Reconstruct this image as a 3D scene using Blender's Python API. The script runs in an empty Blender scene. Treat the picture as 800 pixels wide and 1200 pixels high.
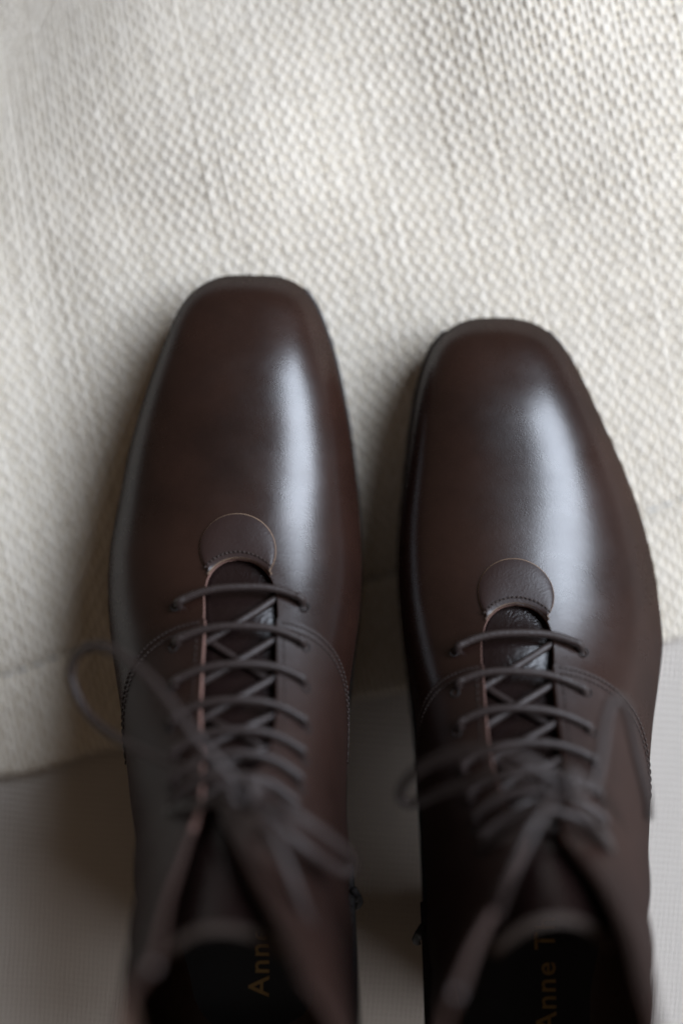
import bpy, bmesh, math, random
import numpy as np
from mathutils import Vector

# ------------------------------------------------------------------ set-up
sc = bpy.context.scene
COL = sc.collection
CM = 0.01
rng = np.random.default_rng(7)
random.seed(7)

# camera: about half a metre above the toes, looking almost straight down
TILT = math.radians(5.0)
HCAM = 0.526
cam_d = bpy.data.cameras.new('camera')
cam = bpy.data.objects.new('camera', cam_d)
COL.objects.link(cam)
cam.location = (0, HCAM * math.tan(TILT), HCAM)
cam.rotation_euler = (-TILT, 0, 0)
cam_d.sensor_fit = 'VERTICAL'
cam_d.sensor_height = 36.0
cam_d.sensor_width = 24.0
cam_d.lens = 50.0
cam_d.clip_start = 0.01
cam_d.clip_end = 50
cam_d.dof.use_dof = True
cam_d.dof.focus_distance = 0.477
cam_d.dof.aperture_fstop = 1.65
cam_d.dof.aperture_blades = 0
sc.camera = cam

# world: weak warm light of the room
w = bpy.data.worlds.new('World')
sc.world = w
w.use_nodes = True
bg = w.node_tree.nodes['Background']
bg.inputs['Color'].default_value = (1.0, 0.76, 0.58, 1)
bg.inputs['Strength'].default_value = 0.085

# the window: one soft lamp high on the right
def area(name, loc, target, sx, sy, power, col):
    l = bpy.data.lights.new(name, 'AREA')
    l.shape = 'RECTANGLE'
    l.size, l.size_y = sx, sy
    l.energy = power
    l.color = col
    o = bpy.data.objects.new(name, l)
    COL.objects.link(o)
    o.location = loc
    o.rotation_euler = (Vector(target) - Vector(loc)).to_track_quat('-Z', 'Y').to_euler()
    return o
area('window_light', (1.10, 0.57, 1.28), (0, 0, 0), 1.35, 0.74, 51, (0.77, 0.86, 1.0))
# added weak fill lamp, lower right: sheen on leather, lifts shade between the boots
area('fill_light', (1.70, -0.55, 0.95), (0, 0, 0), 1.6, 1.1, 18, (0.90, 0.93, 1.0))

vs = sc.view_settings
vs.view_transform = 'Standard'
vs.look = 'None'
vs.exposure = 0
vs.gamma = 1
sc.render.engine = 'CYCLES'
sc.cycles.use_denoising = True
sc.cycles.max_bounces = 8

# ------------------------------------------------------------------ helpers
def link(name, me, mats, parent=None, smooth=True):
    o = bpy.data.objects.new(name, me)
    COL.objects.link(o)
    for m in mats:
        me.materials.append(m)
    if smooth:
        me.polygons.foreach_set('use_smooth', [True] * len(me.polygons))
    if parent is not None:
        o.parent = parent
    return o

def mesh_np(name, V, F4):
    """V n*3 in cm, F4 m*4 quads."""
    me = bpy.data.meshes.new(name)
    V = (np.asarray(V, dtype=np.float32) * CM)
    F4 = np.asarray(F4, dtype=np.int32)
    me.vertices.add(len(V))
    me.vertices.foreach_set('co', V.ravel())
    me.loops.add(F4.size)
    me.loops.foreach_set('vertex_index', F4.ravel())
    me.polygons.add(len(F4))
    me.polygons.foreach_set('loop_start', np.arange(0, F4.size, 4, dtype=np.int32))
    me.polygons.foreach_set('loop_total', np.full(len(F4), 4, dtype=np.int32))
    me.update(calc_edges=True)
    me.validate()
    return me

def empty(name, loc, label, cat, group=None):
    o = bpy.data.objects.new(name, None)
    COL.objects.link(o)
    o.location = loc
    o.empty_display_size = 0.02
    o['label'] = label
    o['category'] = cat
    if group:
        o['group'] = group
    return o

def pchip(xs, ys):
    xs = np.asarray(xs, float); ys = np.asarray(ys, float)
    h = np.diff(xs); dl = np.diff(ys) / h
    m = np.zeros(len(xs))
    for i in range(1, len(xs) - 1):
        if dl[i - 1] * dl[i] > 0:
            w1, w2 = 2 * h[i] + h[i - 1], h[i] + 2 * h[i - 1]
            m[i] = (w1 + w2) / (w1 / dl[i - 1] + w2 / dl[i])
    m[0], m[-1] = dl[0], dl[-1]
    def f(x):
        x = np.clip(np.asarray(x, float), xs[0], xs[-1])
        k = np.clip(np.searchsorted(xs, x, side='right') - 1, 0, len(xs) - 2)
        s = (x - xs[k]) / h[k]
        return ((2*s**3 - 3*s**2 + 1) * ys[k] + (s**3 - 2*s**2 + s) * h[k] * m[k]
                + (-2*s**3 + 3*s**2) * ys[k + 1] + (s**3 - s**2) * h[k] * m[k + 1])
    return f

def spline(xs, ys, s0=None):
    """C2 cubic through the knots (unit spacing), s0 = slope at the start"""
    ys = np.asarray(ys, float); n = len(ys)
    A = np.zeros((n, n)); b = np.zeros(n)
    A[0, 0] = 1; b[0] = (ys[1] - ys[0]) if s0 is None else s0
    A[-1, -1] = 1; b[-1] = ys[-1] - ys[-2]
    for i in range(1, n - 1):
        A[i, i - 1], A[i, i], A[i, i + 1] = 1, 4, 1
        b[i] = 3 * (ys[i + 1] - ys[i - 1])
    m = np.linalg.solve(A, b)
    def f(x):
        x = np.clip(np.asarray(x, float), 0, n - 1)
        k = np.clip(np.floor(x).astype(int), 0, n - 2); t = x - k
        return ((2*t**3 - 3*t**2 + 1) * ys[k] + (t**3 - 2*t**2 + t) * m[k]
                + (-2*t**3 + 3*t**2) * ys[k + 1] + (t**3 - t**2) * m[k + 1])
    return f

def catmull(pts, n=10):
    P = np.asarray(pts, float)
    P = np.vstack([2 * P[0] - P[1], P, 2 * P[-1] - P[-2]])
    out = []
    for i in range(1, len(P) - 2):
        for s in np.linspace(0, 1, n, endpoint=False):
            a, b, c, d = P[i - 1], P[i], P[i + 1], P[i + 2]
            out.append(0.5 * (2*b + (c - a)*s + (2*a - 5*b + 4*c - d)*s*s + (3*b - a - 3*c + d)*s**3))
    out.append(P[-2])
    return np.array(out)

def tube(pts, r, sides=10, flat=1.0, taper=None):
    """returns V, F of a capped tube along pts (cm)"""
    P = np.asarray(pts, float)
    T = np.gradient(P, axis=0)
    T /= np.linalg.norm(T, axis=1)[:, None] + 1e-9
    V = []; F = []
    ref = np.array([0, 0, 1.0])
    nrm = ref - T[0] * (ref @ T[0])
    if np.linalg.norm(nrm) < .1:
        nrm = np.array([1.0, 0, 0]) - T[0] * T[0][0]
    nrm /= np.linalg.norm(nrm)
    for i in range(len(P)):
        nrm = nrm - T[i] * (nrm @ T[i]); nrm /= np.linalg.norm(nrm)
        b = np.cross(T[i], nrm)
        rr = r * (taper[i] if taper is not None else 1)
        for k in range(sides):
            a = 2 * math.pi * k / sides
            V.append(P[i] + rr * (math.cos(a) * b + flat * math.sin(a) * nrm))
    for i in range(len(P) - 1):
        for k in range(sides):
            k2 = (k + 1) % sides
            F.append((i*sides + k, i*sides + k2, (i+1)*sides + k2, (i+1)*sides + k))
    for base, rev in ((0, True), ((len(P)-1)*sides, False)):
        c = len(V); V.append(P[0] if base == 0 else P[-1])
        for k in range(0, sides, 2):
            q = (base + k, base + (k+1) % sides, base + (k+2) % sides, c)
            F.append(q[::-1] if rev else q)
    return V, F

class Acc:
    def __init__(s): s.V = []; s.F = []
    def add(s, V, F):
        o = len(s.V)
        s.V.extend(list(V)); s.F.extend([tuple(i + o for i in f) for f in F])
    def mesh(s, name): 
        return mesh_np(name, np.array(s.V), np.array(s.F))

# ------------------------------------------------------------------ materials
def mat(name):
    m = bpy.data.materials.new(name)
    m.use_nodes = True
    nt = m.node_tree
    return m, nt, nt.nodes['Principled BSDF']

def node(nt, t, **kw):
    n = nt.nodes.new(t)
    for k, v in kw.items():
        if k in n.inputs: n.inputs[k].default_value = v
        else: setattr(n, k, v)
    return n

def mixcol(nt, fac, a, b):
    n = nt.nodes.new('ShaderNodeMix'); n.data_type = 'RGBA'
    nt.links.new(fac, n.inputs[0])
    n.inputs[6].default_value = (*a, 1); n.inputs[7].default_value = (*b, 1)
    return n.outputs[2]

def leather(name, c1, c2, rough=.27, bump=.12, gloss=.05, grain=900, wr=.5):
    m, nt, p = mat(name)
    tc = node(nt, 'ShaderNodeTexCoord')
    n1 = node(nt, 'ShaderNodeTexNoise', Scale=20.0, Detail=6.0, Roughness=.62)
    nt.links.new(tc.outputs['Object'], n1.inputs['Vector'])
    r = node(nt, 'ShaderNodeMapRange'); r.inputs[1].default_value = .3; r.inputs[2].default_value = .7
    nt.links.new(n1.outputs['Fac'], r.inputs[0])
    nt.links.new(mixcol(nt, r.outputs[0], c1, c2), p.inputs['Base Color'])
    # pores and fine creases
    vo = node(nt, 'ShaderNodeTexVoronoi', Scale=float(grain)); vo.feature = 'DISTANCE_TO_EDGE'
    nw = node(nt, 'ShaderNodeTexNoise', Scale=120.0, Detail=3.0)
    nt.links.new(tc.outputs['Object'], nw.inputs['Vector'])
    ad = node(nt, 'ShaderNodeMixRGB'); ad.blend_type = 'ADD'; ad.inputs[0].default_value = .012
    nt.links.new(tc.outputs['Object'], ad.inputs[1]); nt.links.new(nw.outputs['Color'], ad.inputs[2])
    nt.links.new(ad.outputs[0], vo.inputs['Vector'])
    n2 = node(nt, 'ShaderNodeTexNoise', Scale=70.0, Detail=8.0, Roughness=.65)
    nt.links.new(tc.outputs['Object'], n2.inputs['Vector'])
    b1 = node(nt, 'ShaderNodeBump', Strength=bump, Distance=.0004)
    nt.links.new(vo.outputs['Distance'], b1.inputs['Height'])
    b2 = node(nt, 'ShaderNodeBump', Strength=bump * wr, Distance=.002)
    nt.links.new(n2.outputs['Fac'], b2.inputs['Height']); nt.links.new(b1.outputs[0], b2.inputs['Normal'])
    nt.links.new(b2.outputs[0], p.inputs['Normal'])
    rr = node(nt, 'ShaderNodeMapRange'); rr.inputs[3].default_value = rough - .05; rr.inputs[4].default_value = rough + .09
    nt.links.new(n2.outputs['Fac'], rr.inputs[0]); nt.links.new(rr.outputs[0], p.inputs['Roughness'])
    p.inputs['Specular IOR Level'].default_value = 0
    nt.links.remove(p.inputs['Roughness'].links[0]); p.inputs['Roughness'].default_value = .8
    # broad ripples of the hide
    n3 = node(nt, 'ShaderNodeTexNoise', Scale=34.0, Detail=2.0)
    nt.links.new(tc.outputs['Object'], n3.inputs['Vector'])
    b3 = node(nt, 'ShaderNodeBump', Strength=.10, Distance=.002)
    nt.links.new(n3.outputs['Fac'], b3.inputs['Height']); nt.links.new(b2.outputs[0], b3.inputs['Normal'])
    nt.links.new(b3.outputs[0], p.inputs['Normal'])
    gl = node(nt, 'ShaderNodeBsdfGlossy')
    nt.links.new(rr.outputs[0], gl.inputs['Roughness']); nt.links.new(b3.outputs[0], gl.inputs['Normal'])
    mx = node(nt, 'ShaderNodeMixShader'); mx.inputs[0].default_value = gloss
    nt.links.new(p.outputs[0], mx.inputs[1]); nt.links.new(gl.outputs[0], mx.inputs[2])
    out = [n for n in nt.nodes if n.type == 'OUTPUT_MATERIAL'][0]
    nt.links.new(mx.outputs[0], out.inputs['Surface'])
    return m

def plain(name, c, rough, bump=0.0, scale=400.0, metal=0.0, var=.25, sheen=0.0):
    m, nt, p = mat(name)
    tc = node(nt, 'ShaderNodeTexCoord')
    n1 = node(nt, 'ShaderNodeTexNoise', Scale=scale, Detail=4.0)
    nt.links.new(tc.outputs['Object'], n1.inputs['Vector'])
    nt.links.new(mixcol(nt, n1.outputs['Fac'], tuple(x * (1 - var) for x in c), tuple(min(1, x * (1 + var)) for x in c)), p.inputs['Base Color'])
    p.inputs['Roughness'].default_value = rough
    p.inputs['Metallic'].default_value = metal
    p.inputs['Sheen Weight'].default_value = sheen
    if bump:
        b = node(nt, 'ShaderNodeBump', Strength=bump, Distance=.0006)
        nt.links.new(n1.outputs['Fac'], b.inputs['Height']); nt.links.new(b.outputs[0], p.inputs['Normal'])
    return m

M_leather = leather('brown_leather', (.0135, .0058, .0042), (.031, .0138, .0094), rough=.26, bump=.045, gloss=.068, wr=.8)
M_quarter = leather('brown_leather_creased', (.0150, .0068, .0051), (.029, .0138, .0100), rough=.38, bump=.16, gloss=.056, wr=.6)
M_tab = leather('tab_leather', (.022, .0120, .0105), (.033, .0175, .0145), rough=.36, bump=.12, gloss=.045, grain=650)
M_tongue = leather('tongue_leather', (.011, .0060, .0054), (.016, .0088, .0078), rough=.24, bump=.3, gloss=.034, grain=420)
M_lining = plain('tan_lining', (.10, .058, .038), .6, .2, 300)
M_trim = plain('taupe_trim', (.058, .042, .034), .6, .2, 600)
M_raw = plain('raw_leather_edge', (.21, .115, .092), .75, .4, 900)
M_pale = plain('pale_cut_edge', (.27, .18, .12), .7, .3, 900)
M_insole = plain('black_insole', (.010, .010, .013), .5, .15, 600)
M_gold = plain('gold_print', (.48, .30, .10), .45, 0, 400, metal=.3)
M_sole = plain('dark_sole', (.014, .010, .009), .8, .2, 300)
M_welt = plain('brown_welt', (.045, .025, .020), .48, .2, 500)
M_lace = plain('waxed_lace', (.030, .0195, .0170), .5, .5, 1400)
M_thread = plain('brown_thread', (.034, .0205, .016), .6, .3, 2000)
M_metal = plain('dark_zip_metal', (.06, .055, .05), .35, 0, 300, metal=.9)
M_yarn = plain('cream_cotton_yarn', (.77, .705, .605), .9, .6, 1500, var=.10, sheen=.15)
M_weft = plain('ecru_weft_yarn', (.69, .61, .485), .9, .6, 1500, var=.10, sheen=.1)
M_backing = plain('cream_backing', (.54, .46, .34), .95, .3, 900, var=.12)
M_hemthread = plain('hem_thread', (.50, .49, .47), .9, .3, 2000)

def fine_cloth():
    m, nt, p = mat('fine_woven_cloth')
    tc = node(nt, 'ShaderNodeTexCoord')
    mp = node(nt, 'ShaderNodeMapping'); mp.inputs['Rotation'].default_value = (0, 0, math.radians(4))
    nt.links.new(tc.outputs['Object'], mp.inputs['Vector'])
    nz = node(nt, 'ShaderNodeTexNoise', Scale=60.0, Detail=3.0)
    nt.links.new(mp.outputs[0], nz.inputs['Vector'])
    ad = node(nt, 'ShaderNodeMixRGB'); ad.blend_type = 'ADD'; ad.inputs[0].default_value = .0012
    nt.links.new(mp.outputs[0], ad.inputs[1]); nt.links.new(nz.outputs['Color'], ad.inputs[2])
    w1 = node(nt, 'ShaderNodeTexWave', Scale=170.0, Distortion=.6); w1.bands_direction = 'X'
    w2 = node(nt, 'ShaderNodeTexWave', Scale=125.0, Distortion=.6); w2.bands_direction = 'Y'
    for x in (w1, w2): nt.links.new(ad.outputs[0], x.inputs['Vector'])
    mx = node(nt, 'ShaderNodeMath', operation='ADD')
    nt.links.new(w1.outputs['Fac'], mx.inputs[0])
    m5 = node(nt, 'ShaderNodeMath', operation='MULTIPLY'); m5.inputs[1].default_value = .45
    nt.links.new(w2.outputs['Fac'], m5.inputs[0]); nt.links.new(m5.outputs[0], mx.inputs[1])
    r = node(nt, 'ShaderNodeMapRange'); r.inputs[1].default_value = 0; r.inputs[2].default_value = 1.45
    nt.links.new(mx.outputs[0], r.inputs[0])
    nt.links.new(mixcol(nt, r.outputs[0], (.54, .475, .41), (.88, .815, .74)), p.inputs['Base Color'])
    b = node(nt, 'ShaderNodeBump', Strength=1.0, Distance=.0011)
    nt.links.new(mx.outputs[0], b.inputs['Height']); nt.links.new(b.outputs[0], p.inputs['Normal'])
    p.inputs['Roughness'].default_value = .9
    return m
M_cloth = fine_cloth()

# ------------------------------------------------------------------ the ground cloth
GZ = -0.60     # cm, level of the fine cloth
def smooth(a, b, x):
    t = np.clip((x - a) / (b - a), 0, 1)
    return t * t * (3 - 2 * t)

def drape(X, Y):
    """soft rise and fall of what lies under the boots, in cm"""
    X = np.asarray(X, float); Y = np.asarray(Y, float)
    far = smooth(9.0, 13.0, Y) + smooth(-8.5, -12.0, X) * (1 - smooth(9.0, 13.0, Y))
    z = far * (.34 * np.sin(.42 * X + .20 * Y + 1.0) + .07 * np.sin(.85 * X - .35 * Y + 2.2) + .06 * np.sin(.2 * X + .7 * Y))
    # falls away towards the far left corner
    c = np.clip((-X * .55 + Y * .85 - 11.0), 0, None)
    z -= .050 * c ** 1.75
    z += .010 * np.clip(Y - 11, 0, 12) ** 1.5 * smooth(-12, -2, X)
    z = np.clip(z, -7, 9)
    return z

N = 150
xs = np.linspace(-70, 70, N); ys = np.linspace(-70, 70, N)
XX, YY = np.meshgrid(xs, ys)
ZZ = drape(XX, YY) * 1.0 + GZ - .08 * smooth(0, 6, -YY - 8) 
V = np.stack([XX, YY, ZZ], -1).reshape(-1, 3)
idx = np.arange(N * N).reshape(N, N)
F = np.stack([idx[:-1, :-1], idx[:-1, 1:], idx[1:, 1:], idx[1:, :-1]], -1).reshape(-1, 4)
g = link('fabric_ground', mesh_np('fabric_ground', V, F), [M_cloth])
g['kind'] = 'structure'
g['label'] = 'fine ribbed pale cloth under the blanket and boot heels'

# ------------------------------------------------------------------ the woven blanket
ANG = math.atan2(5.37, 25.65)
EU = np.array([math.cos(ANG), math.sin(ANG)])
EV = np.array([-math.sin(ANG), math.cos(ANG)])
ORG = np.array([-.05, -7.335])
PU, PV = .228, .325             # warp and weft spacing in cm
U0, U1, V1 = -23.0, 23.0, 41.0
RE = .34                        # radius of the rolled edge

def seam_v(u):
    return 3.75 + .045 * (u + 13)

def blanket(u, wv, h):
    """u along the edge, wv arc length from the edge, h height above the sheet"""
    u = np.asarray(u, float); wv = np.asarray(wv, float)
    wob = .12 * np.sin(.5 * u) + .07 * np.sin(1.3 * u + 1)
    ang = np.clip(-wv / RE, 0, 1.9)
    v = np.where(wv >= 0, wv + RE, RE - RE * np.sin(ang)) - h * np.sin(ang)
    top = .02 + .10 * (1 - smooth(-.9, .3, (v - seam_v(u)))) - .22 * np.exp(-((v - seam_v(u)) / .22) ** 2)
    lift = np.where(wv >= 0, h, h * np.cos(ang) - RE * (1 - np.cos(ang)))
    v = v + wob
    X = ORG[0] + u * EU[0] + v * EV[0]
    Y = ORG[1] + u * EU[1] + v * EV[1]
    Z = drape(X, Y) + top + lift - .10
    return np.stack([X, Y, Z], -1)

bl = empty('woven_blanket', (0, .1, 0), 'thick cream basket weave blanket lying under the toes of both boots', 'blanket')

def yarns(along_v):
    K = 6
    if along_v:
        n = int((U1 - U0) / PU); step = PV / 4.0
        t = np.arange(-RE * 1.6, V1, step); per = PV; amp = .040; hw, hh = .110, .076
    else:
        n = int((V1 + RE * 1.6) / PV); step = PU / 3.0
        t = np.arange(U0, U1, step); per = PU; amp = .020; hw, hh = .140, .052
    m = len(t)
    allV = np.empty((n, m, K, 3), np.float32)
    cosk = np.cos(2 * np.pi * np.arange(K) / K); sink = np.sin(2 * np.pi * np.arange(K) / K)
    for i in range(n):
        ph = math.pi * i
        wander = np.cumsum(rng.normal(0, 1, m)); 
        ker = np.ones(15) / 15
        wander = np.convolve(wander - np.linspace(wander[0], wander[-1], m), ker, 'same')
        wander = .010 * wander / (np.std(wander) + 1e-6) + rng.normal(0, .005)
        fat = 1 + .14 * np.convolve(rng.normal(0, 1, m), np.ones(5) / 5, 'same') * 2.0 + rng.normal(0, .05)
        fat = np.clip(fat, .72, 1.3)
        wave = np.cos(np.pi * t / per + ph)
        wave = np.tanh(1.8 * (wave + .25)) / np.tanh(1.8 * 1.25)
        if along_v:
            z = amp * wave * (1 + .18 * rng.normal(0, 1, m).cumsum() / math.sqrt(m))
            c = U0 + (i + .5) * PU + wander
            for k in range(K):
                allV[i, :, k] = blanket(c + hw * fat * cosk[k] * (.92 + .12 * wave), t, z + hh * fat * sink[k])
        else:
            z = -amp * np.cos(np.pi * (t - U0 - PU * .5) / PU + math.pi * 0 + math.pi * ((i + .5) * 0)) * 0
            c = -RE * 1.6 + (i + .5) * PV + wander
            # opposite phase of the warps that cross here
            j = (t - U0) / PU - .5
            z = -amp * np.cos(np.pi * (-RE * 1.6 + (i + .5) * PV) / PV) * np.cos(np.pi * j) - .014
            for k in range(K):
                allV[i, :, k] = blanket(t, c + hw * fat * cosk[k], z + hh * fat * sink[k])
    base = (np.arange(n)[:, None, None] * m + np.arange(m - 1)[None, :, None]) * K
    k = np.arange(K)[None, None, :]; k2 = (k + 1) % K
    if along_v: Fq = np.stack([base + k, base + k2, base + K + k2, base + K + k], -1)
    else: Fq = np.stack([base + k, base + K + k, base + K + k2, base + k2], -1)
    return allV.reshape(-1, 3), Fq.reshape(-1, 4)

# keep warp crests over weft centres: shift the weft grid to multiples of PV
for nm, av in (('warp_yarn', True), ('weft_yarn', False)):
    Vy, Fy = yarns(av)
    o = link(nm, mesh_np(nm, Vy, Fy), [M_yarn if av else M_weft], bl)
    o.matrix_parent_inverse = bl.matrix_world.inverted()
    o.location = (0, -.1, 0)
    o['kind'] = 'stuff'
# sheet behind the yarns
un = np.linspace(U0, U1, 150); vn = np.concatenate([np.linspace(-RE * 1.6, .2, 12), np.linspace(.5, V1, 130)])
UU, VV = np.meshgrid(un, vn)
Vb = blanket(UU, VV, -.05 + 0 * UU).reshape(-1, 3)
idx = np.arange(UU.size).reshape(UU.shape)
Fb = np.stack([idx[:-1, :-1], idx[:-1, 1:], idx[1:, 1:], idx[1:, :-1]], -1).reshape(-1, 4)
o = link('backing', mesh_np('backing', Vb, Fb), [M_backing], bl); o.location = (0, -.1, 0)
# hem seam stitches
acc = Acc()
u = U0 + .3
while u < U1 - .5:
    q = np.linspace(0, 1, 5)
    p = blanket(u + .42 * q, seam_v(u) - RE + 0 * q, .055 + .05 * np.sin(np.pi * q))
    acc.add(*tube(p, .055, 6)); u += .62
o = link('hem_stitching', acc.mesh('hem_stitching'), [M_hemthread], bl); o.location = (0, -.1, 0); o['kind'] = 'stuff'

# ------------------------------------------------------------------ the boots
# side profile: lower line d,z / upper line d,z / height of the widest point  (cm from toe tip)
PROF = [(-.22,1.28,-.22,1.55,.5),(-.018,1.06,.03,2.45,.46),(.59,.90,.72,3.20,.42),(1.60,.80,1.80,3.78,.38),(3.02,.68,3.30,4.38,.36),
        (5.2,.56,5.6,4.95,.36),(7.5,.5,7.7,5.6,.37),(9.6,.55,9.5,6.4,.42),(12,.8,10.9,7.25,.42),(14.5,1.5,12.3,8.3,.42),
        (17.5,2.7,13.7,9.6,.42),(21,4.0,14.9,11.1,.45),(24.5,4.9,15.8,12.6,.48),(26.8,6.2,16.5,14.1,.5),(26.9,9.5,17.0,15.6,.5),
        (26.3,13,17.4,17.2,.5),(26.2,16.5,17.7,18.6,.5)]
NTOP = [2.0,2.2,2.4,2.55,2.52,2.42,2.28,2.12,2.05,2.0,2,2,2,2,2.1,2.2,2.2]
NBOT = [2.5,2.8,3,3.2,3.2,3.2,3.2,3.2,3.2,3.4,3.6,3.6,3.4,2.9,2.5,2.3,2.2]

class Boot:
    def __init__(s, Y0, XL, XR, XM, lean, medial, gapl, gapr, tongue_cut):
        T = np.arange(17)
        P = np.array(PROF)
        ln = lambda z: lean * np.clip(z - 7, 0, None) / 11
        s.Ld = spline(T, P[:, 0] + ln(P[:, 1]), 0.0); s.Lz = pchip(T, P[:, 1])
        s.Ud = spline(T, P[:, 2] + ln(P[:, 3]), 0.0); s.Uz = spline(T, P[:, 3])
        s.vw = pchip(T, P[:, 4]); s.nt = pchip(T, NTOP); s.nb = pchip(T, NBOT)
        s.xl = spline(T, XL); s.xr = spline(T, XR); s.xm = spline(T, XM)
        s.Y0 = Y0; s.medial = medial; s.tongue_cut = tongue_cut
        tt = np.linspace(0, 16, 3201)
        L = np.concatenate([[0], np.cumsum(np.hypot(np.diff(s.Ud(tt)), np.diff(s.Uz(tt))))])
        s.s_of_t = lambda t: np.interp(t, tt, L)
        s.t_of_s = lambda q: np.interp(q, L, tt)
        s.s0 = s.s_of_t(6.90)            # top of the slot arch
        s.stop = L[-1]
        k = [0, 5.2, 7.2, 8.9, 10.6, 13.0, s.stop - s.s0]
        s.gfs = {1: pchip(k, gapr), -1: pchip(k, gapl)}
        s.R = 1.12
    def gap(s, t, side=1):
        q = s.s_of_t(t) - s.s0
        g = s.gfs[side](np.clip(q, 0, None))
        arch = np.sqrt(np.clip(1 - ((s.R - np.clip(q, 0, s.R)) / s.R) ** 2, 0, 1))
        return np.where(q <= 0, 0, g * arch)
    def ring(s, t, a):
        """point on the upper: a = pi/2 top, 0 right, pi left, -pi/2 bottom"""
        t = np.asarray(t, float); a = np.asarray(a, float)
        ca, sa = np.cos(a), np.sin(a)
        n = np.where(sa >= 0, s.nt(t), s.nb(t))
        xx = np.sign(ca) * np.abs(ca) ** (2 / n)
        ss = np.abs(sa) ** (2 / n)
        vw = s.vw(t)
        v = np.where(sa >= 0, vw + (1 - vw) * ss, vw * (1 - ss))
        xc = (s.xl(t) + s.xr(t)) / 2; W = (s.xr(t) - s.xl(t)) / 2
        x = xc + W * xx + np.where(sa >= 0, (s.xm(t) - xc) * ss, 0)
        d = s.Ld(t) + (s.Ud(t) - s.Ld(t)) * v
        z = s.Lz(t) + (s.Uz(t) - s.Lz(t)) * v
        return np.stack([x, s.Y0 - d, z], -1)
    def ang(s, t, p):
        """angle of the surface point at lateral distance p (signed) from the ridge"""
        t = np.asarray(t, float); p = np.asarray(p, float)
        W = (s.xr(t) - s.xl(t)) / 2
        c = np.clip(np.abs(p) / W, 0, 1) ** (s.nt(t) / 2)
        a = np.arccos(c)
        return np.where(p >= 0, a, math.pi - a)
    def nrm(s, t, a):
        e = .02; ea = .01
        du = s.ring(np.clip(t + e, 0, 16), a) - s.ring(np.clip(t - e, 0, 16), a)
        dv = s.ring(t, a + ea) - s.ring(t, a - ea)
        n = np.cross(du, dv)
        n /= np.linalg.norm(n, axis=-1)[..., None] + 1e-12
        # outwards from the ring centre
        c = .5 * (s.ring(t, np.full_like(a, math.pi / 2)) + s.ring(t, np.full_like(a, -math.pi / 2)))
        sg = np.sign(np.sum(n * (s.ring(t, a) - c), -1))
        return n * np.where(sg == 0, 1, sg)[..., None]
    def at(s, t, a, off):
        t = np.asarray(t, float) + 0 * np.asarray(a, float); a = np.asarray(a, float) + 0 * t
        return s.ring(t, a) + s.nrm(t, a) * np.asarray(off)[..., None] if np.ndim(off) else s.ring(t, a) + s.nrm(t, a) * off
    def sp(s, sarc, p, off=0.0):
        """surface point from arc length along the ridge and lateral distance"""
        t = s.t_of_s(sarc)
        return s.at(t, s.ang(t, p), off)

def shell(name, top, inner, mats, parent, rims=(True, True, True, True), rim_mat=2, close_u=False):
    """top, inner: n*m*3 grids -> thick sheet; rims: first row, last row, first col, last col"""
    n, m = top.shape[:2]
    V = np.concatenate([top.reshape(-1, 3), inner.reshape(-1, 3)])
    A = np.arange(n * m).reshape(n, m); B = A + n * m
    F = []; mi = []
    q = np.stack([A[:-1, :-1], A[:-1, 1:], A[1:, 1:], A[1:, :-1]], -1).reshape(-1, 4)
    F.append(q); mi += [0] * len(q)
    q = np.stack([B[:-1, :-1], B[1:, :-1], B[1:, 1:], B[:-1, 1:]], -1).reshape(-1, 4)
    F.append(q); mi += [1] * len(q)
    edges = ((A[0], B[0]), (A[-1], B[-1]), (A[:, 0], B[:, 0]), (A[:, -1], B[:, -1]))
    for k, (ea, eb) in enumerate(edges):
        if rims[k]:
            q = np.stack([ea[:-1], eb[:-1], eb[1:], ea[1:]], -1)
            F.append(q); mi += [rim_mat] * len(q)
    me = mesh_np(name, V, np.concatenate(F))
    o = link(name, me, mats, parent)
    if len(mi) == len(me.polygons):
        me.polygons.foreach_set('material_index', mi)
    bm = bmesh.new(); bm.from_mesh(me)
    bmesh.ops.remove_doubles(bm, verts=bm.verts, dist=1e-5)
    bmesh.ops.recalc_face_normals(bm, faces=bm.faces)
    # crisp rim
    for e in bm.edges:
        if len(e.link_faces) == 2 and e.link_faces[0].material_index != e.link_faces[1].material_index:
            e.smooth = False
    bm.to_mesh(me); bm.free()
    return o

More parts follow.
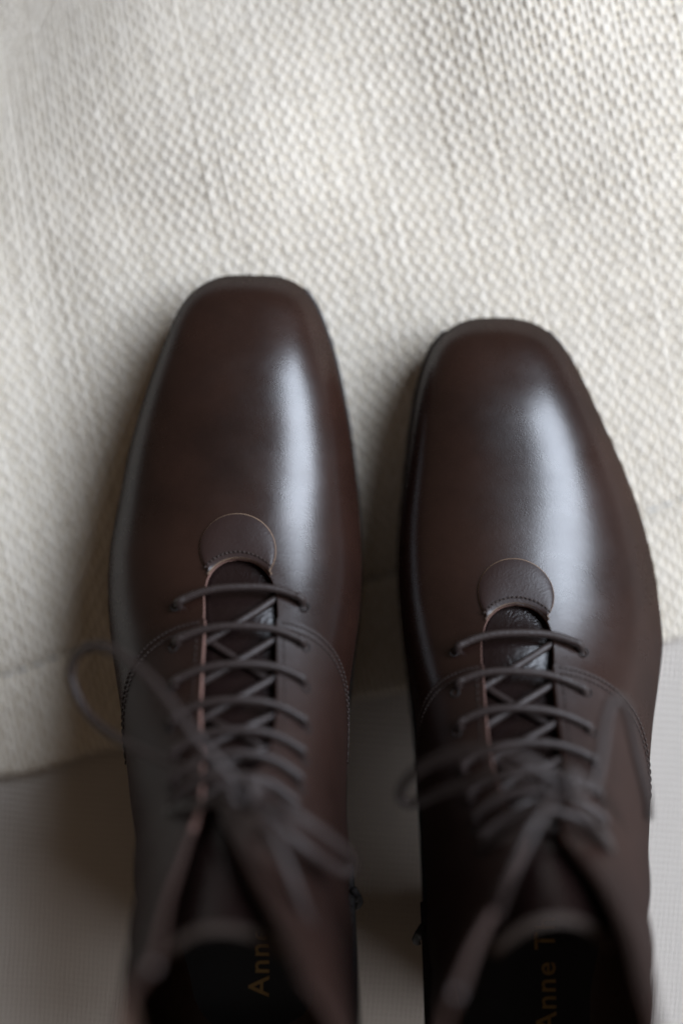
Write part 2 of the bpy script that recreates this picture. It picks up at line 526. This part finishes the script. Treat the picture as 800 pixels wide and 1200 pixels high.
def build_boot(B, label, group, loops, text_d, text_x):
    root = empty('lace_up_boot', (0, 0, 0), label, 'boot', group)
    root.location = ((B.xl(8) + B.xr(8)) / 2 * CM, (B.Y0 - 13) * CM, GZ * CM)
    kids = []
    def own(o, parent=None):
        if parent is None:
            o.parent = root
            o.location = -root.location
        else:
            o.parent = parent
        kids.append(o)
        return o
    med = B.medial
    # ---- vamp
    ts = np.concatenate([np.linspace(0, .3, 6), np.linspace(.4, 6.85, 90), np.linspace(6.90, 7.9, 28), np.linspace(8.0, 10.4, 20)])
    nq = 34
    qs = np.linspace(0, 1, nq) ** 1.0
    rows = []; rin = []
    for t in ts:
        ex = .06 if t > 7.6 else 0
        ag = float(B.ang(t, B.gap(t, 1) + ex))
        aR = ag + (-math.pi / 2 - ag) * qs                      # right side, slot edge -> bottom
        agl = math.pi - float(B.ang(t, B.gap(t, -1) + ex))
        aL = agl + (3 * math.pi / 2 - agl) * qs
        a = np.concatenate([aL[::-1], aR]) if B.gap(t) > 0 else np.concatenate([aL[::-1], aR])
        tt = np.full_like(a, t)
        rows.append(B.at(tt, a, 0.0)); rin.append(B.at(tt, a, -.16 if t > .4 else -.02))
    top = np.array(rows); inn = np.array(rin)
    # split into two halves meeting on the ridge so that the slot stays open
    accV = []
    h = nq
    oL = shell('vamp', top[:, :h], inn[:, :h], [M_leather, M_lining, M_raw], None, rims=(False, True, False, True))
    oR = shell('vamp_half', top[:, h:], inn[:, h:], [M_leather, M_lining, M_raw], None, rims=(False, True, True, False))
    # toe cap disc and join
    bm = bmesh.new(); bm.from_mesh(oL.data); bm.from_mesh(oR.data)
    ringv = [bm.verts.new(tuple(p * CM)) for p in np.concatenate([top[0, :h], top[0, h + 1:-1]])]
    c = bm.verts.new(tuple((top[0].mean(0) + np.array([0, .02, 0])) * CM))
    for i in range(len(ringv)):
        f = bm.faces.new((ringv[i], ringv[(i + 1) % len(ringv)], c)); f.smooth = True
    bmesh.ops.remove_doubles(bm, verts=bm.verts, dist=2e-5)
    # drop the inner rim faces on the closed part of the ridge
    ylim = (B.Y0 - float(B.Ud(6.88))) * CM
    dead = [f for f in bm.faces if f.material_index == 2 and f.calc_center_median().y > ylim]
    bmesh.ops.delete(bm, geom=dead, context='FACES_ONLY')
    for e in bm.edges:
        e.smooth = len({f.material_index for f in e.link_faces}) < 2
    bmesh.ops.recalc_face_normals(bm, faces=bm.faces)
    bm.to_mesh(oL.data); bm.free()
    bpy.data.objects.remove(oR)
    oL.data.update()
    own(oL)

    # ---- quarters
    for side in (1, -1):
        nr, ncol = 90, 46
        q = np.linspace(0, 1, ncol)
        tf0 = float(B.t_of_s(B.s0 + 2.15))
        tf = tf0 + 2.4 * np.clip(q / .5, 0, None) ** 1.6
        tf = np.minimum(tf, 10.0)
        top = np.zeros((nr, ncol, 3)); inn = np.zeros((nr, ncol, 3))
        for r in range(nr):
            f = r / (nr - 1)
            t = tf + (16 - tf) * f
            ag = B.ang(t, B.gap(t, side))
            a = ag + (-math.pi / 2 - ag) * q
            if side < 0: a = math.pi - a
            # padding roll at collar and lip at the front seam
            off = .09 + 0 * t
            off = off + .05 * np.exp(-((16 - t) / .25) ** 2)
            # slight ripple of worn leather at the ankle
            off = off + .05 * np.sin(t * 5.5 + 3 * q + side) * smooth(10.0, 11.5, t) * (1 - smooth(13.5, 15, t)) * smooth(.1, .4, q)
            # flaps curl outwards where the lacing stops
            fl = smooth(12.4, 16, t) * (1 - smooth(0, .30, q))
            top[r] = B.at(t, a, off + .15 * fl)
            inn[r] = B.at(t, a, off + .15 * fl - .20)
        o = shell('quarter', top, inn, [M_quarter, M_lining, M_raw, M_welt], None, rims=(True, True, True, False))
        for f in o.data.polygons:
            if f.material_index == 2 and f.center.z > 13.0 * CM: f.material_index = 3
        own(o)
        o['label'] = 'laced side panel of brown leather'
        # seam stitching along the front edge, two rows
        acc = Acc()
        for dt in (.075, .20):
            for qq in np.arange(.015, .60, .0125):
                pts = []
                for e in (0, .35, .7, 1):
                    x = qq + e * .0085
                    t = tf0 + 2.4 * (x / .5) ** 1.6 + dt
                    if t > 10.2: continue
                    ag = B.ang(t, B.gap(t, side)); a = ag + (-math.pi / 2 - ag) * x
                    if side < 0: a = math.pi - a
                    pts.append(B.at(t, a, .10 + .022 * math.sin(math.pi * e)))
                if len(pts) > 2: acc.add(*tube(np.array(pts).reshape(-1, 3), .026, 6))
        # row along the lacing edge
        for sa in np.arange(2.6, B.stop - B.s0 - .4, .24):
            pts = []
            for e in (0, .5, 1):
                t = float(B.t_of_s(B.s0 + sa + e * .16)); p = float(B.gap(t, side)) + .22
                fl = float(smooth(12.4, 16, t))
                pts.append(B.at(t, B.ang(t, side * p), .10 + .02 * math.sin(math.pi * e) + .15 * fl))
            acc.add(*tube(np.array(pts).reshape(-1, 3), .022, 5))
        st = own(link('stitching', acc.mesh('stitching'), [M_thread]), o); st['kind'] = 'stuff'

    # ---- tongue
    nr, ncol = 70, 21
    s_a, s_b = B.s0 - .6, B.stop - B.tongue_cut
    top = np.zeros((nr, ncol, 3)); inn = np.zeros((nr, ncol, 3))
    for r in range(nr):
        f = r / (nr - 1); sa = s_a + (s_b - s_a) * f; t = float(B.t_of_s(sa))
        hw = 1.7 + .75 * smooth(.35, .85, f)
        p = np.linspace(-hw, hw, ncol)
        # rounded top corner
        cut = .12 * (1 - np.sqrt(np.clip(1 - (np.abs(p) / hw) ** 3, 0, 1))) * smooth(.9, 1, f)
        t2 = B.t_of_s(sa - cut)
        off = -.34 - .16 * smooth(.0, .25, f) + .16 * np.exp(-((f - .16) / .045) ** 2) * np.cos(np.clip(p / 1.4, -1.5, 1.5)) - .25 * smooth(.65, 1, f)
        th = .18 + .12 * smooth(.9, 1, f)
        aa = B.ang(t2, p)
        top[r] = B.at(t2, aa, off); inn[r] = B.at(t2, aa, off - th)
    o = own(shell('tongue', top, inn, [M_tongue, M_lining, M_trim], None))

    # ---- round tab at the foot of the lacing
    nphi, nr = 41, 9
    O = B.s0 + B.R
    phis = np.radians(np.linspace(-62, 62, nphi))
    cc, rc, rin_ = 1.42, 1.23, B.R + .03
    out = cc * np.cos(phis) + np.sqrt(np.clip(rc ** 2 - (cc * np.sin(phis)) ** 2, 0, None))
    out = np.maximum(out, rin_ + .03)
    top = np.zeros((nr, nphi, 3)); inn = np.zeros((nr, nphi, 3))
    for r in range(nr):
        f = r / (nr - 1)
        rad = rin_ + (out - rin_) * f
        sa = O - rad * np.cos(phis); p = rad * np.sin(phis)
        t = B.t_of_s(sa); a = B.ang(t, p)
        dome = .085 + .03 * math.sin(math.pi * f) - (.02 if f in (0, 1) else 0)
        top[r] = B.at(t, a, dome)
        # cut edge slopes outwards a little
        sa2 = O - (rad + (.05 if r == nr - 1 else (-.01 if r == 0 else 0))) * np.cos(phis)
        p2 = (rad + (.05 if r == nr - 1 else (-.01 if r == 0 else 0))) * np.sin(phis)
        t = B.t_of_s(sa2); a = B.ang(t, p2)
        inn[r] = B.at(t, a, -.01)
    tab = own(shell('vamp_tab', top, inn, [M_tab, M_raw, M_pale], None))
    tab['label'] = 'round brown leather tab with pale cut edge'
    acc = Acc()
    for ph in np.radians(np.arange(-56, 55, 6.2)):
        pts = []
        for e in (0, .5, 1):
            x = ph + math.radians(4.2) * e; rad = rin_ + .17
            t = float(B.t_of_s(O - rad * math.cos(x)))
            pts.append(B.at(t, B.ang(t, rad * math.sin(x)), .105 + .03 * math.sin(math.pi * e)))
        acc.add(*tube(np.array(pts).reshape(-1, 3), .03, 6))
    st = own(link('stitching', acc.mesh('stitching'), [M_thread]), tab); st['kind'] = 'stuff'

    # ---- eyelets and lace
    eo = [1.72, 3.12, 4.48, 5.80, 6.92, 7.88, 8.75]
    PE = 2.08
    lace = Acc()
    LR_ = .142
    prev = None
    for i, e in enumerate(eo):
        sE = B.s0 + e
        pe = PE - .10 * max(0, i - 3)
        for sg in (-1, 1):
            t = float(B.t_of_s(sE)); a = B.ang(t, sg * pe)
            c0 = B.at(t, a, .10).reshape(3); n = B.nrm(np.array([t]), np.array([float(a)])).reshape(3)
            tx = np.cross(n, [0, 1, 0.1]); tx /= np.linalg.norm(tx); ty = np.cross(n, tx)
            ring = [c0 + .145 * (math.cos(k) * tx + math.sin(k) * ty) for k in np.linspace(0, 2 * math.pi, 17)]
            ey = Acc(); ey.add(*tube(np.array(ring), .026, 6))
            own(link('eyelet', ey.mesh('eyelet'), [M_sole]))
        # bar across, bowed towards the toe
        pts = []
        jit = rng.normal(0, .05)
        for x in np.linspace(-1, 1, 23):
            bow = .62 * (1 - abs(x) ** 2.6) + jit * x
            p = pe * x
            lift = .30 if abs(x) < .93 else .30 - .55 * (abs(x) - .93) / .07
            lift -= .07 * (1 - x * x) * (1 if i < 5 else 0)
            pts.append(B.sp(sE - bow, p, lift).reshape(3))
        lace.add(*tube(catmull(pts, 3), LR_, 10, .85))
        # strands crossing on the tongue under the facings
        if i < len(eo) - 1:
            for (sa_, sb_, dep) in ((1, -1, -.17), (-1, 1, -.36)):
                if dep < -.3 and i % 2 == 0: continue
                pts = []
                for x in np.linspace(0, 1, 9):
                    sA = sE - .45 + (eo[i + 1] - e + .25) * x; p = (sa_ + (sb_ - sa_) * x) * 1.25
                    pts.append(B.sp(sA, p, dep + .0 * x).reshape(3))
                lace.add(*tube(catmull(pts, 3), LR_ * .92, 8, .8))
    # knot and bow
    for key, pl in loops.items():
        if key == 'knot':
            k0 = np.array(pl)
            a = np.linspace(0, 2 * math.pi, 15)
            lace.add(*tube(catmull([k0 + np.array([.42 * math.cos(x), .30 * math.sin(x), .10 * math.sin(2 * x)]) for x in a], 3), LR_ * 1.15, 9))
            lace.add(*tube(catmull([k0 + np.array([.16 * math.cos(x), .38 * math.sin(x) - .05, .28 * math.cos(x) + .05]) for x in a], 3), LR_ * 1.1, 9))
            # strands from the top pair of holes to the knot
            for sg in (-1, 1):
                p0 = B.sp(B.s0 + eo[-1], sg * (PE - .3), .15).reshape(3)
                mid = .5 * (p0 + k0) + np.array([0, .1, .45])
                lace.add(*tube(catmull([p0, mid, k0], 8), LR_, 9))
        else:
            cp = catmull(pl, 10)
            lace.add(*tube(cp, LR_, 10, .9))
    la = own(link('lace', lace.mesh('lace'), [M_lace]))
    la['label'] = 'dark brown waxed lace tied in a bow'

    # ---- insole with gold print
    ti = np.linspace(1.5, 13.0, 60); ci = np.linspace(-1, 1, 15)
    insz = lambda d_t: B.Lz(d_t) + .34
    G = np.zeros((60, 15, 3))
    for r, t in enumerate(ti):
        xc = (B.xl(t) + B.xr(t)) / 2; W = (B.xr(t) - B.xl(t)) / 2
        dd = min(float(B.Ld(t)), 26.3)
        G[r, :, 0] = xc + ci * (W + .05); G[r, :, 1] = B.Y0 - dd; G[r, :, 2] = float(B.Lz(t)) + .45 + .25 * np.abs(ci) ** 3
        if t > 12: G[r, :, 2] = float(B.Lz(12)) + .45 + .25 * np.abs(ci) ** 3 + (dd - 24.5) * .1
    H = G.copy(); H[:, :, 2] -= .2
    ins = own(shell('insole', G, H, [M_insole, M_insole, M_insole], None, rim_mat=0))
    fc = bpy.data.curves.new('lettering', 'FONT')
    fc.body = 'Anne Th'; fc.size = 1.0; fc.offset = .012; fc.extrude = 0.0; fc.resolution_u = 3; fc.space_character = 1.12
    to = bpy.data.objects.new('tmp_text', fc); COL.objects.link(to)
    dg = bpy.context.evaluated_depsgraph_get(); dg.update()
    tm = bpy.data.meshes.new_from_object(to.evaluated_get(dg))
    bpy.data.objects.remove(to)
    bmt = bmesh.new(); bmt.from_mesh(tm)
    bmesh.ops.subdivide_edges(bmt, edges=[e for e in bmt.edges if e.calc_length() > .15], cuts=2)
    bmesh.ops.triangulate(bmt, faces=bmt.faces)
    tt = np.linspace(8, 12, 200); LD = B.Ld(tt); LZ = B.Lz(tt)
    for v in bmt.verts:
        d = text_d - v.co.x * .98; x = text_x - (v.co.y - .35) * 1.0
        z = np.interp(d, LD, LZ) + .475
        v.co = Vector((x * CM, (B.Y0 - d) * CM, z * CM))
    bmesh.ops.recalc_face_normals(bmt, faces=bmt.faces)
    bmt.to_mesh(tm); bmt.free()
    tm.name = 'lettering'
    lt = own(link('lettering', tm, [M_gold], smooth=False), ins)
    lt['label'] = 'gold lettering printed on the black insole'

    # ---- outsole and heel
    ts = np.concatenate([np.linspace(0.0, .5, 6), np.linspace(.7, 12.3, 58), np.linspace(12.35, 12.78, 9)])
    prof = []
    for t in ts:
        xc = float(B.xl(t) + B.xr(t)) / 2; W = float(B.xr(t) - B.xl(t)) / 2
        wel = 1 - float(smooth(.3, 1.5, t))
        W = W * (.93 if t < 10 else .93 - .03 * (t - 10))
        d = float(B.Ld(t)) + .06 * wel; z = float(B.Lz(t))
        if d > 23.2: W = min(W, 2.78 * math.sqrt(max(.02, 1 - ((d - 23.2) / 3.55) ** 2)))   # rounded heel seat
        prof.append([(xc - W, z + .02), (xc + W, z + .02), (xc + W * .99, z - .42), (xc - W * .99, z - .42), d])
    Vv = []
    for a in prof:
        for k in range(4): Vv.append((a[k][0], B.Y0 - a[4], a[k][1]))
    Ff = []
    for i in range(len(prof) - 1):
        for k in range(4):
            Ff.append((i*4 + k, i*4 + (k+1) % 4, (i+1)*4 + (k+1) % 4, (i+1)*4 + k))
    Ff.append((0, 1, 2, 3)); e = (len(prof) - 1) * 4; Ff.append((e + 3, e + 2, e + 1, e))
    me = mesh_np('outsole', np.array(Vv), np.array(Ff))
    own(link('outsole', me, [M_welt], smooth=False))
    # block heel, D-shaped in plan
    xc = float(B.xl(12) + B.xr(12)) / 2; W = 2.75
    outl = [(-1, 0), (1, 0)] + [(math.cos(x), .38 + .62 * math.sin(x)) for x in np.linspace(0, math.pi, 19)]
    hv = []; nh = len(outl)
    for lev in np.linspace(0, 1, 5):
        for (ox, oy) in outl:
            d = 21.2 + oy * (5.6 - .45 * lev) + .25 * lev
            zt = float(np.interp(d, LD, LZ)) - .40
            if d > 24.5: zt = 4.5
            hv.append((xc + ox * W * (1 - .09 * math.sin(lev * 1.9)), B.Y0 - d, zt + (GZ + .03 - zt) * lev))
    bm = bmesh.new(); bv = [bm.verts.new(tuple(c * CM for c in p)) for p in hv]
    for l in range(4):
        for k in range(nh):
            bm.faces.new((bv[l*nh + k], bv[l*nh + (k+1) % nh], bv[(l+1)*nh + (k+1) % nh], bv[(l+1)*nh + k]))
    bm.faces.new(bv[:nh]); bm.faces.new(bv[4*nh:])
    bmesh.ops.recalc_face_normals(bm, faces=bm.faces)
    me = bpy.data.meshes.new('heel'); bm.to_mesh(me); bm.free()
    own(link('heel', me, [M_sole], smooth=False))

    # ---- zip on the inner side with its pull
    acc = Acc(); pts = []
    for t in np.linspace(11.2, 15.8, 40):
        a = -.10 if med > 0 else math.pi + .10
        pts.append(B.at(t, a, .13).reshape(3))
    pts = np.array(pts)
    acc.add(*tube(pts, .16, 8, .5))
    for i in range(0, 39, 1):
        p = pts[i] + .06 * np.array([med, 0, 0]); q = .5 * (pts[i] + pts[i + 1]) + .06 * np.array([med, 0, 0])
        acc.add(*tube(np.array([p, p + .6 * (q - p)]), .09, 6))
    zp = own(link('zipper', acc.mesh('zipper'), [M_sole]))
    acc = Acc()
    p0 = pts[3]
    out = np.array([med * 1.0, 0, 0])
    acc.add(*tube(np.array([p0 + .10 * out + [0, .25, .1], p0 + .22 * out, p0 + .14 * out - [0, .3, .3]]), .13, 8, .8))
    acc.add(*tube(catmull([p0 + .22 * out, p0 + .30 * out - [0, .5, .6], p0 + .22 * out - [0, 1.0, 1.5]], 6), .14, 8, .45))
    own(link('zipper_pull', acc.mesh('zipper_pull'), [M_sole]), zp)
    return root

XL_L = [-3.70,-4.60,-5.42,-5.98,-6.58,-7.35,-7.83,-8.13,-8.12,-7.77,-7.21,-6.68,-6.42,-6.31,-6.11,-5.85,-5.60]
XR_L = [-2.62,-1.71,-1.02,-0.55,-0.12,0.30,0.57,0.68,0.59,0.30,0.09,0.11,0.21,0.28,0.29,0.28,0.26]
XM_L = [-3.5,-3.5,-3.5,-3.48,-3.46,-3.45,-3.45,-3.36,-3.22,-3.18,-3.14,-3.12,-3.2,-3.25,-3.2,-3.1,-3.05]
XL_R = [5.05,4.13,3.34,2.88,2.56,2.31,2.11,2.12,2.34,2.60,2.78,2.88,2.93,2.92,2.79,2.64,2.50]
XR_R = [5.82,6.87,7.70,8.39,9.10,10.12,10.86,11.15,11.20,10.79,10.34,9.97,9.71,9.48,9.01,8.48,7.98]
XM_R = [5.4,5.4,5.4,5.45,5.55,5.65,5.68,5.73,5.66,5.63,5.65,5.75,5.85,5.9,5.75,5.5,5.25]

BL = Boot(8.36, XL_L, XR_L, XM_L, 0.0, 1, [1.12, 1.18, 1.02, .90, 1.15, 1.45, 1.5], [1.12, 1.16, .85, -.35, .25, 1.15, 1.95], 2.4)
BR = Boot(6.86, XL_R, XR_R, XM_R, -1.7, -1, [1.12, 1.10, .9, .5, 1.2, 1.9, 2.2], [1.12, 1.14, .9, .5, 1.2, 1.9, 2.2], 3.15)

L_loops = {
    'knot': (-2.62, -6.55, 14.0),
    'loop_a': [(-2.72,-6.49,14.0),(-4.07,-5.02,13.8),(-5.38,-3.69,12.8),(-6.79,-3.0,11.5),(-7.77,-3.23,10.8),(-8.11,-4.12,10.4),(-7.44,-5.25,10.8),(-5.8,-5.87,12.2),(-3.68,-6.23,13.8),(-2.7,-6.5,14.0)],
    'loop_b': [(-2.45,-6.55,14.2),(-1.17,-7.1,14.6),(-0.12,-8.13,13.8),(0.29,-8.84,13),(0.1,-9.19,13),(-0.94,-8.12,14.2),(-2.12,-7.03,14.2),(-2.6,-6.6,14.0)],
    'end_a': [(-2.5,-6.6,14.1),(-1.79,-7.55,15.2),(-1.15,-9.02,15.4),(-0.59,-10.92,14.5),(-0.2,-13.18,13)],
}
R_loops = {
    'knot': (6.1, -6.25, 14.2),
    'loop_a': [(5.98,-6.16,14.3),(4.69,-5.45,14.2),(3.12,-5.66,13.4),(2.02,-6.52,12.4),(1.71,-7.41,11.6),(2.11,-7.62,11.6),(3.06,-6.89,12.6),(4.51,-6.18,13.8),(5.88,-6.31,14.2)],
    'loop_b': [(6.3,-6.26,14.2),(6.92,-6.52,13.9),(7.28,-5.68,13.4),(7.55,-4.68,12.8),(7.88,-4.27,12.4),(8.27,-4.71,12.0),(8.64,-6.03,11.6),(9.06,-7.42,11.2),(9.23,-8.27,10.8)],
    'end_a': [(5.98,-6.4,14.3),(5.22,-7.05,15.3),(4.56,-8.24,15.6),(4.16,-9.68,15.2)],
}
build_boot(BL, 'left dark brown leather lace-up boot, set slightly further forward, bow loop hanging outwards', 'pair of lace-up boots', L_loops, 24.6, -2.85)
build_boot(BR, 'right dark brown leather lace-up boot, toe further back, gold lettering showing on its insole', 'pair of lace-up boots', R_loops, 24.4, 7.05)
